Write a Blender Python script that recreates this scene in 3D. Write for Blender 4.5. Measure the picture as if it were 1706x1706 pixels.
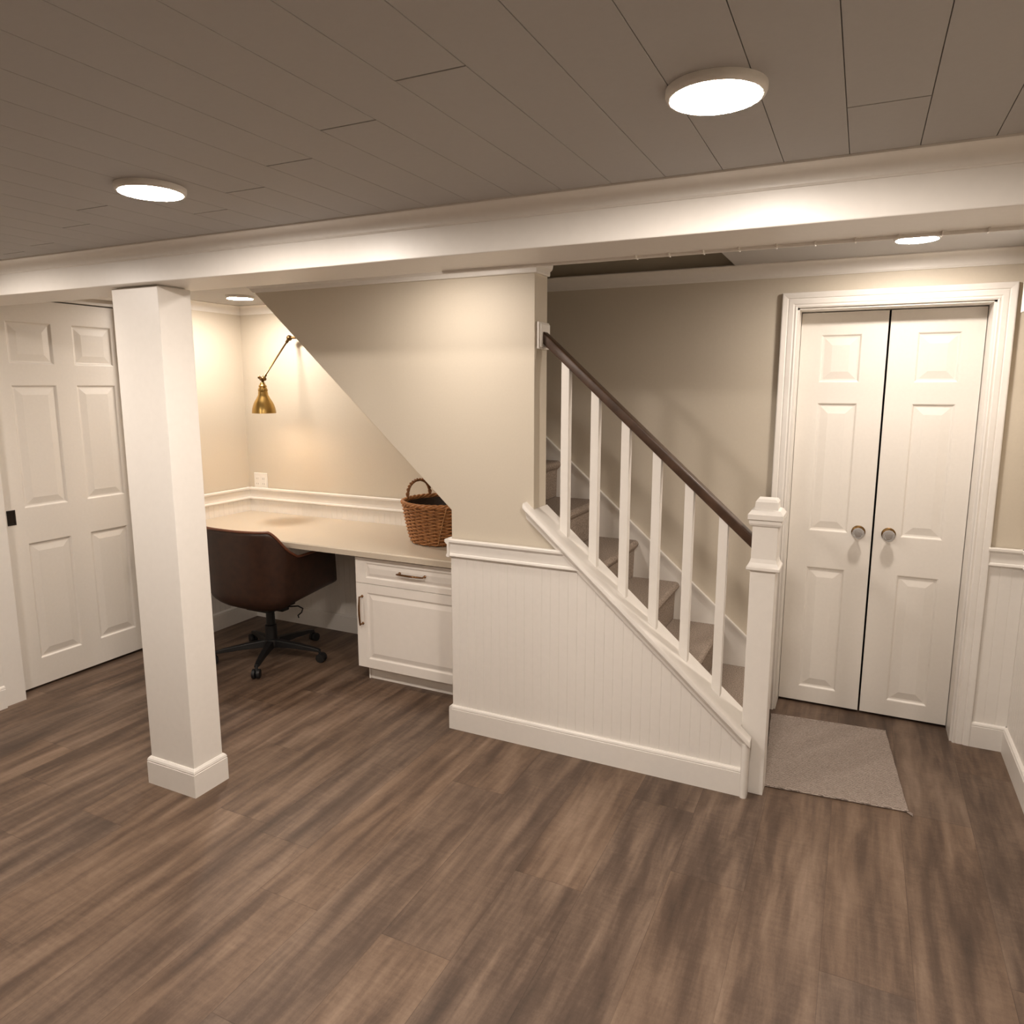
import bpy, bmesh, math, random
from mathutils import Vector, Matrix

for o in list(bpy.data.objects):
    bpy.data.objects.remove(o, do_unlink=True)
C = bpy.context.scene
COL = C.collection
random.seed(7)
PI = math.pi

# ---------------------------------------------------------------- camera, world, exposure
cam_d = bpy.data.cameras.new('camera')
cam = bpy.data.objects.new('camera', cam_d)
COL.objects.link(cam)
cam_d.sensor_fit = 'HORIZONTAL'
cam_d.sensor_width = 36.0
cam_d.lens = 36.0 * 1193.839 / 1706.0
cam_d.shift_x = (853.0 - 861.342) / 1706.0
cam_d.shift_y = (836.310 - 853.0) / 1706.0
cam_d.clip_start = 0.05
Rm = ((0.90231469, 0.43107678, 0.00100398),
      (0.06976671, -0.14373413, -0.98715404),
      (-0.42539488, 0.89079364, -0.15976823))
cam.matrix_world = Matrix(((Rm[0][0], -Rm[1][0], -Rm[2][0], 2.45),
                           (Rm[0][1], -Rm[1][1], -Rm[2][1], -2.74773),
                           (Rm[0][2], -Rm[1][2], -Rm[2][2], 1.59991),
                           (0, 0, 0, 1)))
C.camera = cam

w = bpy.data.worlds.new('world')
C.world = w
w.use_nodes = True
w.node_tree.nodes['Background'].inputs[0].default_value = (0.02, 0.018, 0.016, 1)
w.node_tree.nodes['Background'].inputs[1].default_value = 1.0

C.view_settings.view_transform = 'Standard'
C.view_settings.look = 'None'
C.view_settings.gamma = 1.0
C.view_settings.use_curve_mapping = False
C.view_settings.exposure = 0.0
C.cycles.max_bounces = 8
C.cycles.diffuse_bounces = 6

LIGHT_STRENGTH = 405.0          # the disc lights
ROOM_LIGHT = (1.0, 0.885, 0.785)
LAMP_STRENGTH = 190.0           # bulb of the brass lamp
LAMP_LIGHT = (1.0, 0.79, 0.57)

# ---------------------------------------------------------------- materials
def new_mat(name):
    m = bpy.data.materials.new(name)
    m.use_nodes = True
    nt = m.node_tree
    return m, nt, nt.nodes, nt.links, nt.nodes['Principled BSDF']

def paint(name, col, rough=0.45, bump=0.06, scale=60.0, var=0.03, metallic=0.0, spec=0.5):
    """A painted / plain surface: faint procedural mottling and orange-peel bump."""
    m, nt, N, L, b = new_mat(name)
    tc = N.new('ShaderNodeTexCoord')
    nz = N.new('ShaderNodeTexNoise')
    nz.inputs['Scale'].default_value = scale
    nz.inputs['Detail'].default_value = 3
    L.new(tc.outputs['Object'], nz.inputs['Vector'])
    mx = N.new('ShaderNodeMixRGB')
    mx.inputs[1].default_value = (*[c * (1 - var) for c in col], 1)
    mx.inputs[2].default_value = (*[min(1, c * (1 + var)) for c in col], 1)
    L.new(nz.outputs['Fac'], mx.inputs[0])
    L.new(mx.outputs[0], b.inputs['Base Color'])
    b.inputs['Roughness'].default_value = rough
    b.inputs['Metallic'].default_value = metallic
    b.inputs['Specular IOR Level'].default_value = spec
    if bump:
        bp = N.new('ShaderNodeBump')
        bp.inputs['Strength'].default_value = bump
        bp.inputs['Distance'].default_value = 0.002
        L.new(nz.outputs['Fac'], bp.inputs['Height'])
        L.new(bp.outputs[0], b.inputs['Normal'])
    return m

def emitter(name, col, strength):
    m, nt, N, L, b = new_mat(name)
    tc = N.new('ShaderNodeTexCoord')
    nz = N.new('ShaderNodeTexNoise')
    nz.inputs['Scale'].default_value = 5
    L.new(tc.outputs['Object'], nz.inputs['Vector'])
    mr = N.new('ShaderNodeMapRange')
    mr.inputs['To Min'].default_value = strength * 0.98
    mr.inputs['To Max'].default_value = strength * 1.02
    L.new(nz.outputs['Fac'], mr.inputs['Value'])
    L.new(mr.outputs[0], b.inputs['Emission Strength'])
    b.inputs['Emission Color'].default_value = (*col, 1)
    b.inputs['Base Color'].default_value = (0.8, 0.8, 0.8, 1)
    return m

def math_node(N, L, op, a, bb=None):
    n = N.new('ShaderNodeMath')
    n.operation = op
    for i, v in enumerate((a, bb)):
        if v is None:
            continue
        if isinstance(v, (int, float)):
            n.inputs[i].default_value = v
        else:
            L.new(v, n.inputs[i])
    return n.outputs[0]

def ramp(N, L, src, stops):
    r = N.new('ShaderNodeValToRGB')
    e = r.color_ramp.elements
    while len(e) > 1:
        e.remove(e[-1])
    e[0].position, e[0].color = stops[0][0], (*stops[0][1], 1)
    for p, c in stops[1:]:
        k = e.new(p)
        k.color = (*c, 1)
    L.new(src, r.inputs[0])
    return r.outputs[0]

def floor_material():
    m, nt, N, L, b = new_mat('vinyl_plank')
    tc = N.new('ShaderNodeTexCoord')
    sp = N.new('ShaderNodeSeparateXYZ')
    L.new(tc.outputs['Object'], sp.inputs[0])
    X, Y = sp.outputs[0], sp.outputs[1]
    u = math_node(N, L, 'DIVIDE', math_node(N, L, 'ADD', X, -2.45 + 0.235 * 60), 0.235)
    row = math_node(N, L, 'FLOOR', u)
    fu = math_node(N, L, 'FRACT', u)
    wn = N.new('ShaderNodeTexWhiteNoise'); wn.noise_dimensions = '1D'
    L.new(row, wn.inputs['W'])
    v = math_node(N, L, 'ADD', math_node(N, L, 'DIVIDE', math_node(N, L, 'ADD', Y, 30.0), 1.22), wn.outputs['Value'])
    idv = math_node(N, L, 'FLOOR', v)
    fv = math_node(N, L, 'FRACT', v)
    cb = N.new('ShaderNodeCombineXYZ')
    L.new(row, cb.inputs[0]); L.new(idv, cb.inputs[1])
    wn2 = N.new('ShaderNodeTexWhiteNoise'); wn2.noise_dimensions = '3D'
    L.new(cb.outputs[0], wn2.inputs['Vector'])
    rnd = wn2.outputs['Value']
    off = math_node(N, L, 'MULTIPLY', rnd, 40.0)
    def coords(sx, sy):
        c = N.new('ShaderNodeCombineXYZ')
        L.new(math_node(N, L, 'MULTIPLY', X, sx), c.inputs[0])
        L.new(math_node(N, L, 'MULTIPLY', Y, sy), c.inputs[1])
        L.new(off, c.inputs[2])
        return c.outputs[0]
    def noise(vec, scale, detail, rough=0.55, dist=0.0):
        n = N.new('ShaderNodeTexNoise')
        n.inputs['Scale'].default_value = scale
        n.inputs['Detail'].default_value = detail
        n.inputs['Roughness'].default_value = rough
        n.inputs['Distortion'].default_value = dist
        L.new(vec, n.inputs['Vector'])
        return n.outputs['Fac']
    broad = noise(coords(1.0, 0.11), 15.0, 2.0, 0.5, 0.3)      # wide light / dark bands along the plank
    def coords0(sx, sy):
        c = N.new('ShaderNodeCombineXYZ')
        L.new(math_node(N, L, 'MULTIPLY', X, sx), c.inputs[0])
        L.new(math_node(N, L, 'MULTIPLY', Y, sy), c.inputs[1])
        return c.outputs[0]
    broad2 = noise(coords0(1.0, 0.10), 13.0, 3.0, 0.5, 0.2)
    grain = noise(coords(1.0, 0.05), 70.0, 4.0, 0.6, 0.3)      # fine grain
    figure = noise(coords(1.0, 0.22), 16.0, 5.0, 0.6, 1.2)     # cathedral figure
    saw = noise(coords(0.25, 1.0), 75.0, 2.0, 0.5)             # faint cross saw marks
    sawm = noise(coords(1.0, 0.6), 4.0, 1.0)
    speck = noise(coords(1.0, 0.5), 260.0, 2.0)
    t = math_node(N, L, 'ADD', math_node(N, L, 'MULTIPLY', broad, 0.42), math_node(N, L, 'MULTIPLY', broad2, 0.62))
    t = math_node(N, L, 'ADD', t, math_node(N, L, 'MULTIPLY', grain, 0.20))
    t = math_node(N, L, 'ADD', t, math_node(N, L, 'MULTIPLY', figure, 0.30))
    t = math_node(N, L, 'ADD', t, math_node(N, L, 'MULTIPLY', math_node(N, L, 'MULTIPLY', saw, sawm), 0.22))
    t = math_node(N, L, 'ADD', t, math_node(N, L, 'MULTIPLY', speck, 0.10))
    t = math_node(N, L, 'ADD', t, math_node(N, L, 'MULTIPLY', rnd, 0.05))
    t = math_node(N, L, 'ADD', t, -0.42)
    colr = ramp(N, L, t, [(0.24, (0.044, 0.027, 0.018)), (0.40, (0.086, 0.055, 0.038)), (0.54, (0.148, 0.099, 0.069)), (0.72, (0.232, 0.166, 0.121))])
    # hue drift from plank to plank
    hs = N.new('ShaderNodeHueSaturation')
    L.new(colr, hs.inputs['Color'])
    L.new(math_node(N, L, 'ADD', math_node(N, L, 'MULTIPLY', wn2.outputs['Value'], 0.12), 0.96), hs.inputs['Saturation'])
    # seams
    e1 = math_node(N, L, 'LESS_THAN', fu, 0.009)
    e2 = math_node(N, L, 'LESS_THAN', fv, 0.0022)
    seam = math_node(N, L, 'MAXIMUM', e1, e2)
    mx = N.new('ShaderNodeMixRGB'); mx.blend_type = 'MULTIPLY'
    mx.inputs[2].default_value = (0.72, 0.70, 0.68, 1)
    L.new(seam, mx.inputs[0]); L.new(hs.outputs[0], mx.inputs[1])
    L.new(mx.outputs[0], b.inputs['Base Color'])
    b.inputs['Specular IOR Level'].default_value = 0.4
    mr = N.new('ShaderNodeMapRange')
    mr.inputs['To Min'].default_value = 0.42
    mr.inputs['To Max'].default_value = 0.58
    L.new(grain, mr.inputs['Value']); L.new(mr.outputs[0], b.inputs['Roughness'])
    bp = N.new('ShaderNodeBump')
    bp.inputs['Strength'].default_value = 0.12
    bp.inputs['Distance'].default_value = 0.002
    h = math_node(N, L, 'SUBTRACT', grain, math_node(N, L, 'MULTIPLY', seam, 1.0))
    L.new(h, bp.inputs['Height']); L.new(bp.outputs[0], b.inputs['Normal'])
    return m

def fibre_material(name, c1, c2, scale, bump, weave=False):
    m, nt, N, L, b = new_mat(name)
    tc = N.new('ShaderNodeTexCoord')
    nz = N.new('ShaderNodeTexNoise')
    nz.inputs['Scale'].default_value = scale
    nz.inputs['Detail'].default_value = 4
    L.new(tc.outputs['Object'], nz.inputs['Vector'])
    f = nz.outputs['Fac']
    if weave:
        wv = N.new('ShaderNodeTexWave')
        wv.inputs['Scale'].default_value = 45
        wv.inputs['Distortion'].default_value = 6
        wv.inputs['Detail'].default_value = 2
        wv.bands_direction = 'Y'
        L.new(tc.outputs['Object'], wv.inputs['Vector'])
        f = math_node(N, L, 'ADD', math_node(N, L, 'MULTIPLY', f, 0.6), math_node(N, L, 'MULTIPLY', wv.outputs['Fac'], 0.4))
    c = ramp(N, L, f, [(0.32, c1), (0.68, c2)])
    L.new(c, b.inputs['Base Color'])
    b.inputs['Roughness'].default_value = 0.95
    b.inputs['Specular IOR Level'].default_value = 0.1
    bp = N.new('ShaderNodeBump')
    bp.inputs['Strength'].default_value = bump
    bp.inputs['Distance'].default_value = 0.006
    L.new(f, bp.inputs['Height']); L.new(bp.outputs[0], b.inputs['Normal'])
    return m

def streak_material(name, c1, c2, axis_scale, scale, rough, spec=0.5):
    m, nt, N, L, b = new_mat(name)
    tc = N.new('ShaderNodeTexCoord')
    mp = N.new('ShaderNodeMapping')
    mp.inputs['Scale'].default_value = axis_scale
    L.new(tc.outputs['Object'], mp.inputs['Vector'])
    nz = N.new('ShaderNodeTexNoise')
    nz.inputs['Scale'].default_value = scale
    nz.inputs['Detail'].default_value = 5
    L.new(mp.outputs[0], nz.inputs['Vector'])
    c = ramp(N, L, nz.outputs['Fac'], [(0.3, c1), (0.7, c2)])
    L.new(c, b.inputs['Base Color'])
    b.inputs['Roughness'].default_value = rough
    b.inputs['Specular IOR Level'].default_value = spec
    return m

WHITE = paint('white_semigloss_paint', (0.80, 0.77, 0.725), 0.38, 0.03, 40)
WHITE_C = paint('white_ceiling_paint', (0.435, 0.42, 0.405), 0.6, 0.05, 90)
WALL = paint('greige_wall_paint', (0.60, 0.54, 0.445), 0.6, 0.08, 120)
CABW = paint('white_cabinet_foil', (0.82, 0.78, 0.73), 0.35, 0.02, 30)
DOORW = paint('white_door_paint', (0.80, 0.765, 0.71), 0.42, 0.05, 70)
FLOOR = floor_material()
CARPET = fibre_material('stair_carpet', (0.20, 0.16, 0.13), (0.46, 0.38, 0.315), 190, 0.9)
MAT_F = fibre_material('woven_mat', (0.19, 0.153, 0.131), (0.48, 0.41, 0.36), 210, 0.8, True)
RAILW = streak_material('dark_walnut_rail', (0.040, 0.021, 0.012), (0.085, 0.047, 0.029), (3, 30, 3), 6, 0.35)
LEATHER = streak_material('brown_leather', (0.024, 0.009, 0.005), (0.042, 0.016, 0.008), (1, 1, 1), 25, 0.45)
LEATHER_EDGE = paint('brown_leather_piping', (0.16, 0.055, 0.028), 0.4, 0.1, 80)
BLACK = paint('black_metal', (0.006, 0.006, 0.0065), 0.45, 0.02, 50, 0.1)
BLACKP = paint('black_plastic', (0.006, 0.006, 0.0065), 0.55, 0.05, 80, 0.1)
BRASS = paint('antique_brass', (0.44, 0.28, 0.09), 0.30, 0.02, 25, 0.12, 1.0)
BRASS_D = paint('aged_brass', (0.17, 0.10, 0.04), 0.35, 0.02, 25, 0.15, 1.0)
SHADE_IN = paint('lamp_inside_white', (0.75, 0.70, 0.6), 0.5, 0.0)
BRONZE = paint('copper_bronze', (0.25, 0.135, 0.065), 0.24, 0.0, 30, 0.1, 1.0)
PULLBLK = paint('oil_rubbed_bronze', (0.03, 0.024, 0.02), 0.4, 0.02, 40, 0.2, 0.6)
DESK = paint('beige_laminate', (0.56, 0.49, 0.395), 0.42, 0.02, 220, 0.07)
PLASTIC = paint('white_plastic', (0.80, 0.77, 0.72), 0.35, 0.0)
SLOT = paint('dark_slot', (0.05, 0.045, 0.04), 0.6, 0.0)
GAP_SHADE = paint('door_gap_shade', (0.05, 0.045, 0.04), 0.8, 0.0)  # near-black colour stands in for the shade seen through the door gaps
WICKER = streak_material('wicker', (0.22, 0.082, 0.025), (0.58, 0.27, 0.095), (1, 1, 6), 40, 0.5)
WICKER_D = streak_material('wicker_dark', (0.16, 0.062, 0.022), (0.36, 0.16, 0.058), (1, 1, 2), 40, 0.5)
BASKET_SHADE = streak_material('basket_inside_shade', (0.02, 0.012, 0.008), (0.05, 0.028, 0.016), (1, 1, 6), 40, 0.45)  # dark colour standing in for the shade inside the basket
WICKER_L = streak_material('wicker_light', (0.36, 0.18, 0.075), (0.50, 0.27, 0.12), (1, 1, 2), 40, 0.5)
LENS = emitter('light_lens', ROOM_LIGHT, LIGHT_STRENGTH)
LENS_DIM = emitter('dim_light_lens', ROOM_LIGHT, LIGHT_STRENGTH * 0.34)
LENS_MID = emitter('medium_light_lens', ROOM_LIGHT, LIGHT_STRENGTH * 0.66)
BULB = emitter('lamp_bulb', LAMP_LIGHT, LAMP_STRENGTH)
def glass_material():
    m, nt, N, L, b = new_mat('cut_glass')
    tc = N.new('ShaderNodeTexCoord')
    vo = N.new('ShaderNodeTexVoronoi')
    vo.inputs['Scale'].default_value = 90
    L.new(tc.outputs['Object'], vo.inputs['Vector'])
    bp = N.new('ShaderNodeBump'); bp.inputs['Strength'].default_value = 0.3; bp.inputs['Distance'].default_value = 0.004
    L.new(vo.outputs['Distance'], bp.inputs['Height']); L.new(bp.outputs[0], b.inputs['Normal'])
    b.inputs['Base Color'].default_value = (0.93, 0.93, 0.92, 1)
    b.inputs['Transmission Weight'].default_value = 0.75
    b.inputs['Roughness'].default_value = 0.08
    b.inputs['IOR'].default_value = 1.5
    return m
GLASS = glass_material()

# ---------------------------------------------------------------- mesh helpers
class MB:
    def __init__(s): s.bm = bmesh.new()
    def quad(s, *ps):
        return s.bm.faces.new([s.bm.verts.new(p) for p in ps])
    def box(s, x0, x1, y0, y1, z0, z1):
        v = [s.bm.verts.new((x, y, z)) for x in (x0, x1) for y in (y0, y1) for z in (z0, z1)]
        for f in ((0, 1, 3, 2), (4, 6, 7, 5), (0, 4, 5, 1), (2, 3, 7, 6), (0, 2, 6, 4), (1, 5, 7, 3)):
            s.bm.faces.new([v[i] for i in f])
        return s
    def prism(s, poly, axis, a0, a1):
        """poly: list of 2-D points; axis 'x' -> (y,z), 'y' -> (x,z), 'z' -> (x,y)"""
        def P(p, a):
            return {'x': (a, p[0], p[1]), 'y': (p[0], a, p[1]), 'z': (p[0], p[1], a)}[axis]
        A = [s.bm.verts.new(P(p, a0)) for p in poly]
        B = [s.bm.verts.new(P(p, a1)) for p in poly]
        n = len(poly)
        s.bm.faces.new(A); s.bm.faces.new(B[::-1])
        for i in range(n):
            j = (i + 1) % n
            s.bm.faces.new([A[i], B[i], B[j], A[j]])
        return s
    def rings(s, rings, closed=True, cap0=True, cap1=True):
        R = [[s.bm.verts.new(p) for p in r] for r in rings]
        n = len(R[0])
        for a, b in zip(R, R[1:]):
            for i in range(n if closed else n - 1):
                j = (i + 1) % n
                s.bm.faces.new([a[i], a[j], b[j], b[i]])
        if closed and cap0: s.bm.faces.new(R[0][::-1])
        if closed and cap1: s.bm.faces.new(R[-1])
        return s
    def lathe(s, prof, c=(0, 0, 0), n=40, axis=Vector((0, 0, 1)), cap0=True, cap1=True):
        axis = Vector(axis).normalized()
        q = Vector((0, 0, 1)).rotation_difference(axis)
        c = Vector(c)
        rs = []
        for r, h in prof:
            r = max(r, 1e-5)
            rs.append([c + q @ Vector((r * math.cos(2 * PI * i / n), r * math.sin(2 * PI * i / n), h)) for i in range(n)])
        return s.rings(rs, True, cap0, cap1)
    def tube(s, pts, r, n=10, closed=False):
        pts = [Vector(p) for p in pts]
        m = len(pts)
        rs = []
        up = None
        for i, p in enumerate(pts):
            if closed: t = pts[(i + 1) % m] - pts[i - 1]
            else: t = pts[min(i + 1, m - 1)] - pts[max(i - 1, 0)]
            t.normalize()
            if up is None:
                up = Vector((0, 0, 1)) if abs(t.z) < 0.9 else Vector((1, 0, 0))
            a = t.cross(up).normalized(); b = a.cross(t).normalized(); up = b
            rr = r[i] if isinstance(r, (list, tuple)) else r
            rs.append([p + a * rr * math.cos(2 * PI * k / n) + b * rr * math.sin(2 * PI * k / n) for k in range(n)])
        if closed: rs.append(rs[0]); return s.rings(rs, True, False, False)
        return s.rings(rs)
    def frame_sweep(s, path, dirs, prof, fn, closed=False):
        """path: 2-D inner corners, dirs: outward mitre per corner, prof: (offset, height) -> fn(u, v, height)"""
        R = [[s.bm.verts.new(fn(p[0] + d[0] * o, p[1] + d[1] * o, h)) for o, h in prof] for p, d in zip(path, dirs)]
        k = len(prof)
        segs = list(zip(R, R[1:])) + ([(R[-1], R[0])] if closed else [])
        for a, b in segs:
            for i in range(k - 1):
                s.bm.faces.new([a[i], a[i + 1], b[i + 1], b[i]])
        if not closed:
            s.bm.faces.new(R[0]); s.bm.faces.new(R[-1][::-1])
        return s

def obj(name, mb, mat, parent=None, origin=(0, 0, 0), bevel=0, seg=2, smooth=False, recalc=True):
    bm = mb.bm
    bmesh.ops.remove_doubles(bm, verts=bm.verts, dist=1e-6)
    if recalc: bmesh.ops.recalc_face_normals(bm, faces=bm.faces)
    bmesh.ops.translate(bm, verts=bm.verts, vec=-Vector(origin))
    me = bpy.data.meshes.new(name)
    bm.to_mesh(me); bm.free()
    me.materials.append(mat)
    o = bpy.data.objects.new(name, me)
    COL.objects.link(o)
    if smooth:
        for p in me.polygons: p.use_smooth = True
        try:
            me.set_sharp_from_angle(angle=math.radians(38))
        except Exception: pass
    if parent is not None:
        o.parent = parent
    else:
        o.location = origin
    if bevel:
        b = o.modifiers.new('bevel', 'BEVEL')
        b.width = bevel; b.segments = seg; b.limit_method = 'ANGLE'; b.angle_limit = math.radians(40)
        b.harden_normals = False
    return o

def tag(o, label=None, cat=None, group=None, kind=None):
    if label: o['label'] = label
    if cat: o['category'] = cat
    if group: o['group'] = group
    if kind: o['kind'] = kind
    return o

def thing(name, label, cat, loc, group=None, rz=0):
    o = bpy.data.objects.new(name, None)
    o.empty_display_size = 0.1
    COL.objects.link(o)
    o.location = loc
    o.rotation_euler = (0, 0, rz)
    return tag(o, label, cat, group)

def struct(name, mb, mat, label, cat, bevel=0, smooth=False, parent=None):
    o = obj(name, mb, mat, parent, (0, 0, 0), bevel, 2, smooth)
    if parent is None: tag(o, label, cat, None, 'structure')
    return o

# ---------------------------------------------------------------- measures of the room (metres)
XL, XR, YB, YREAR = -1.34, 3.1335, 0.87, -5.6
XD = -1.422                        # face of the sliding door
XNL = -1.316                       # left wall of the desk nook
ZC, ZS = 2.0713, 1.952             # plank ceiling, beam soffit
ZCN, ZCE = 2.115, 2.155            # ceilings of the nook and of the entry
YBM0, YBM1 = -0.984, -0.752        # beam
W0, W2, W1 = 0.8055, 1.2135, 2.122 # end of the stair wall, its opening, foot of the knee wall
HB, ZCR0, ZCR1 = 0.115, 0.834, 0.916
def zcap(x): return 0.99 - 0.89 * (x - 1.315)
def zsof(x): return 1.046 - 0.9035 * (x - W0)

# ---------------------------------------------------------------- floor and ceilings
mb = MB().box(-1.7, 3.3, YREAR - 0.1, 1.5, -0.08, 0.0)
struct('floor', mb, FLOOR, 'brown wood-look plank floor running under the whole room', 'floor')

mb = MB()
PW, X0 = 0.1274, 2.3905
butts = {-5: -1.735, -7: -1.612, -9: -1.489, -11: -1.366, -13: -1.243, -15: -1.41, -17: -1.287, -20: -1.155, 0: -1.311, -22: -1.10}
k = -31
while X0 + k * PW < XR:
    xa, xb = max(X0 + k * PW + 0.0007, XL), min(X0 + (k + 1) * PW - 0.0007, XR)
    if xb - xa > 0.005:
        cuts = [YBM0]
        y = butts.get(k, -2.75 - 0.35 * random.random())
        while y > YREAR:
            cuts.append(y); y -= 2.134
        cuts.append(YREAR)
        for c0, c1 in zip(cuts, cuts[1:]):
            mb.box(xa, xb, c1 + 0.0018, c0 - 0.0018, ZC, ZC + 0.012)
    k += 1
mb.box(XL - 0.1, XR + 0.1, YREAR - 0.1, YBM0, ZC + 0.006, ZC + 0.06)
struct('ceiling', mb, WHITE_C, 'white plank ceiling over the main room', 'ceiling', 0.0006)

mb = MB()
mb.box(XNL - 0.1, W2, YBM1, 0.0, ZCN, ZCN + 0.03)
mb.box(XNL - 0.1, -0.376, -0.01, YB + 0.05, ZCN, ZCN + 0.03)
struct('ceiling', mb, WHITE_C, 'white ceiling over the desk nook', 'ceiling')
mb = MB()
mb.box(W2 - 0.06, XR + 0.1, YBM1, 0.13, ZCE, ZCE + 0.03)
mb.box(1.87, XR + 0.1, 0.13, YB + 0.05, ZCE, ZCE + 0.03)
mb.box(W2 - 0.05, W2, -0.76, 0.0, ZCN, ZCE + 0.02)
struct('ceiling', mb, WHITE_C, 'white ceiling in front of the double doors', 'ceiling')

# ---------------------------------------------------------------- walls
mb = MB()
mb.prism([(XNL - 0.2, 0), (2.155, 0), (2.155, 1.957), (2.918, 1.957), (2.918, 0), (XR + 0.15, 0), (XR + 0.15, ZCE + 0.1), (1.95, ZCE + 0.1), (1.95, 4.5), (XNL - 0.2, 4.5)], 'y', YB, YB + 0.12)
struct('wall_back', mb, WALL, 'greige wall behind the desk nook and stairs', 'wall')

mb = MB()
mb.box(XL - 0.06, XL, YREAR, -0.70, 0, ZC + 0.1)
mb.box(XL - 0.2, XD + 0.01, -0.75, 0.102, 2.038, ZC + 0.1)
mb.box(XL - 0.25, XNL, 0.102, YB, 0, ZCN + 0.1)
struct('wall_left', mb, WALL, 'greige wall around the white sliding door', 'wall')
mb = MB().box(XR, XR + 0.12, YREAR, YB + 0.12, 0, ZCE + 0.1)
struct('wall_right', mb, WALL, 'greige wall beside the double doors', 'wall')
mb = MB().box(XL - 0.1, XR + 0.1, YREAR - 0.12, YREAR, 0, ZC + 0.1)
struct('wall_rear', mb, WALL, 'greige wall behind the camera', 'wall')

# stair wall: sloped cut on one side, knee wall under the balustrade on the other
YW = 0.008
xs_top = W0 - (2.3 - 1.046) / 0.9035
poly = [(W0, 0), (W0, 1.046), (xs_top, 2.3), (W2, 2.3), (W2, zcap(W2) - 0.02), (W1 - 0.012, zcap(W1 - 0.012) - 0.02), (W1 - 0.012, 0)]
mb = MB().prism(poly, 'y', YW, 0.138)
struct('wall_stair', mb, WALL, 'greige stair wall with a sloping lower edge', 'wall', 0.002)
# beneath the stairs
mb = MB()
poly = [(W0 + 0.02, 1.046 - 0.018), (W0 + 0.10, 1.10), (xs_top + 0.1, 2.42), (xs_top, 2.30)]
mb.prism([(W0 + 0.06, zsof(W0 + 0.06)), (W0 + 0.06, zsof(W0 + 0.06) + 0.06), (xs_top, 2.36), (xs_top, 2.30)], 'y', 0.138, YB)
mb.box(W0, W0 + 0.06, 0.138, YB, 0, 1.05)
struct('wall_nook', mb, WALL, 'sloping underside of the stairs above the desk', 'wall')
# dark stairwell going up
mb = MB()
mb.box(-1.3, 1.90, 0.10, 0.138, 2.30, 4.5)
mb.box(1.872, 1.92, 0.13, YB, ZCE + 0.015, 4.5)
mb.box(-1.35, -1.3, 0.13, YB, 2.3, 4.5)
mb.box(-1.35, 1.92, 0.10, YB + 0.1, 4.5, 4.6)
mb.box(-1.3, -0.36, 0.13, YB, 2.36, 2.40)
struct('wall_stairwell', mb, WALL, 'greige walls of the dark stairwell', 'wall')
# closet behind the double doors, pocket behind the sliding door
mb = MB()
mb.box(2.05, 3.0, 1.25, 1.27, 0, 2.1); mb.box(2.05, 2.07, YB + 0.12, 1.27, 0, 2.1); mb.box(2.98, 3.0, YB + 0.12, 1.27, 0, 2.1)
mb.box(2.05, 3.0, YB + 0.12, 1.27, 2.1, 2.12)
mb.box(-1.62, -1.60, -0.8, 0.3, 0, 2.15)
struct('wall_closet', mb, GAP_SHADE, 'walls behind the closed doors, painted near-black as shade', 'wall')

# beadboard -------------------------------------------------------------
def bead_poly(mb, x0, x1, zt, z0=0.0, pitch=0.0415, y0=0.0, y1=0.006, g=0.0012, fn=None):
    """vertical tongue-and-groove strips with v-grooves; fn maps (along, out, z) to space"""
    n = max(1, int(round((x1 - x0) / pitch)))
    p = (x1 - x0) / n
    for i in range(n):
        a, b = x0 + i * p, x0 + (i + 1) * p
        A = [(a, y1), (a, 0.0014), (a + 0.0014, y0), (b - 0.0014, y0), (b, 0.0014), (b, y1)]
        lo = [mb.bm.verts.new(fn(u, v, z0)) for u, v in A]
        hi = [mb.bm.verts.new(fn(u, v, zt(u))) for u, v in A]
        for q in range(5):
            mb.bm.faces.new([lo[q], lo[q + 1], hi[q + 1], hi[q]])
        mb.bm.faces.new(hi)

mb = MB()
bead_poly(mb, W0, W1 - 0.004, lambda x: min(ZCR0 + 0.02, zcap(x) - 0.03), 0.0, fn=lambda u, v, z: (u, v, z))
mb.box(W0 - 0.001, W0 + 0.0, 0.0, 0.138, 0, ZCR0 + 0.02)
struct('wall_stair_wainscot', mb, WHITE, 'white beadboard panelling below the stair railing', 'wainscot')
mb = MB()
bead_poly(mb, -YB, -0.102, lambda x: ZCR0 + 0.02, fn=lambda u, v, z: (XNL + 0.008 - v, -u, z))
bead_poly(mb, XNL + 0.008, W0, lambda x: ZCR0 + 0.02, fn=lambda u, v, z: (u, YB - 0.008 + v, z))
struct('wall_nook_wainscot', mb, WHITE, 'white beadboard panelling around the desk', 'wainscot')
mb = MB()
bead_poly(mb, -YB, 5.6, lambda x: ZCR0 + 0.02, fn=lambda u, v, z: (XR - 0.008 + v, -u, z))
bead_poly(mb, 2.993, XR - 0.008, lambda x: ZCR0 + 0.02, fn=lambda u, v, z: (u, YB - 0.008 + v, z))
struct('wall_right_wainscot', mb, WHITE, 'white beadboard panelling beside the double doors', 'wainscot')
mb = MB()
bead_poly(mb, 0.788, 5.6, lambda x: ZCR0 + 0.02, fn=lambda u, v, z: (XL + 0.008 - v, -u, z))
struct('wall_left_wainscot', mb, WHITE, 'white beadboard panelling beside the sliding door', 'wainscot')

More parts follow.
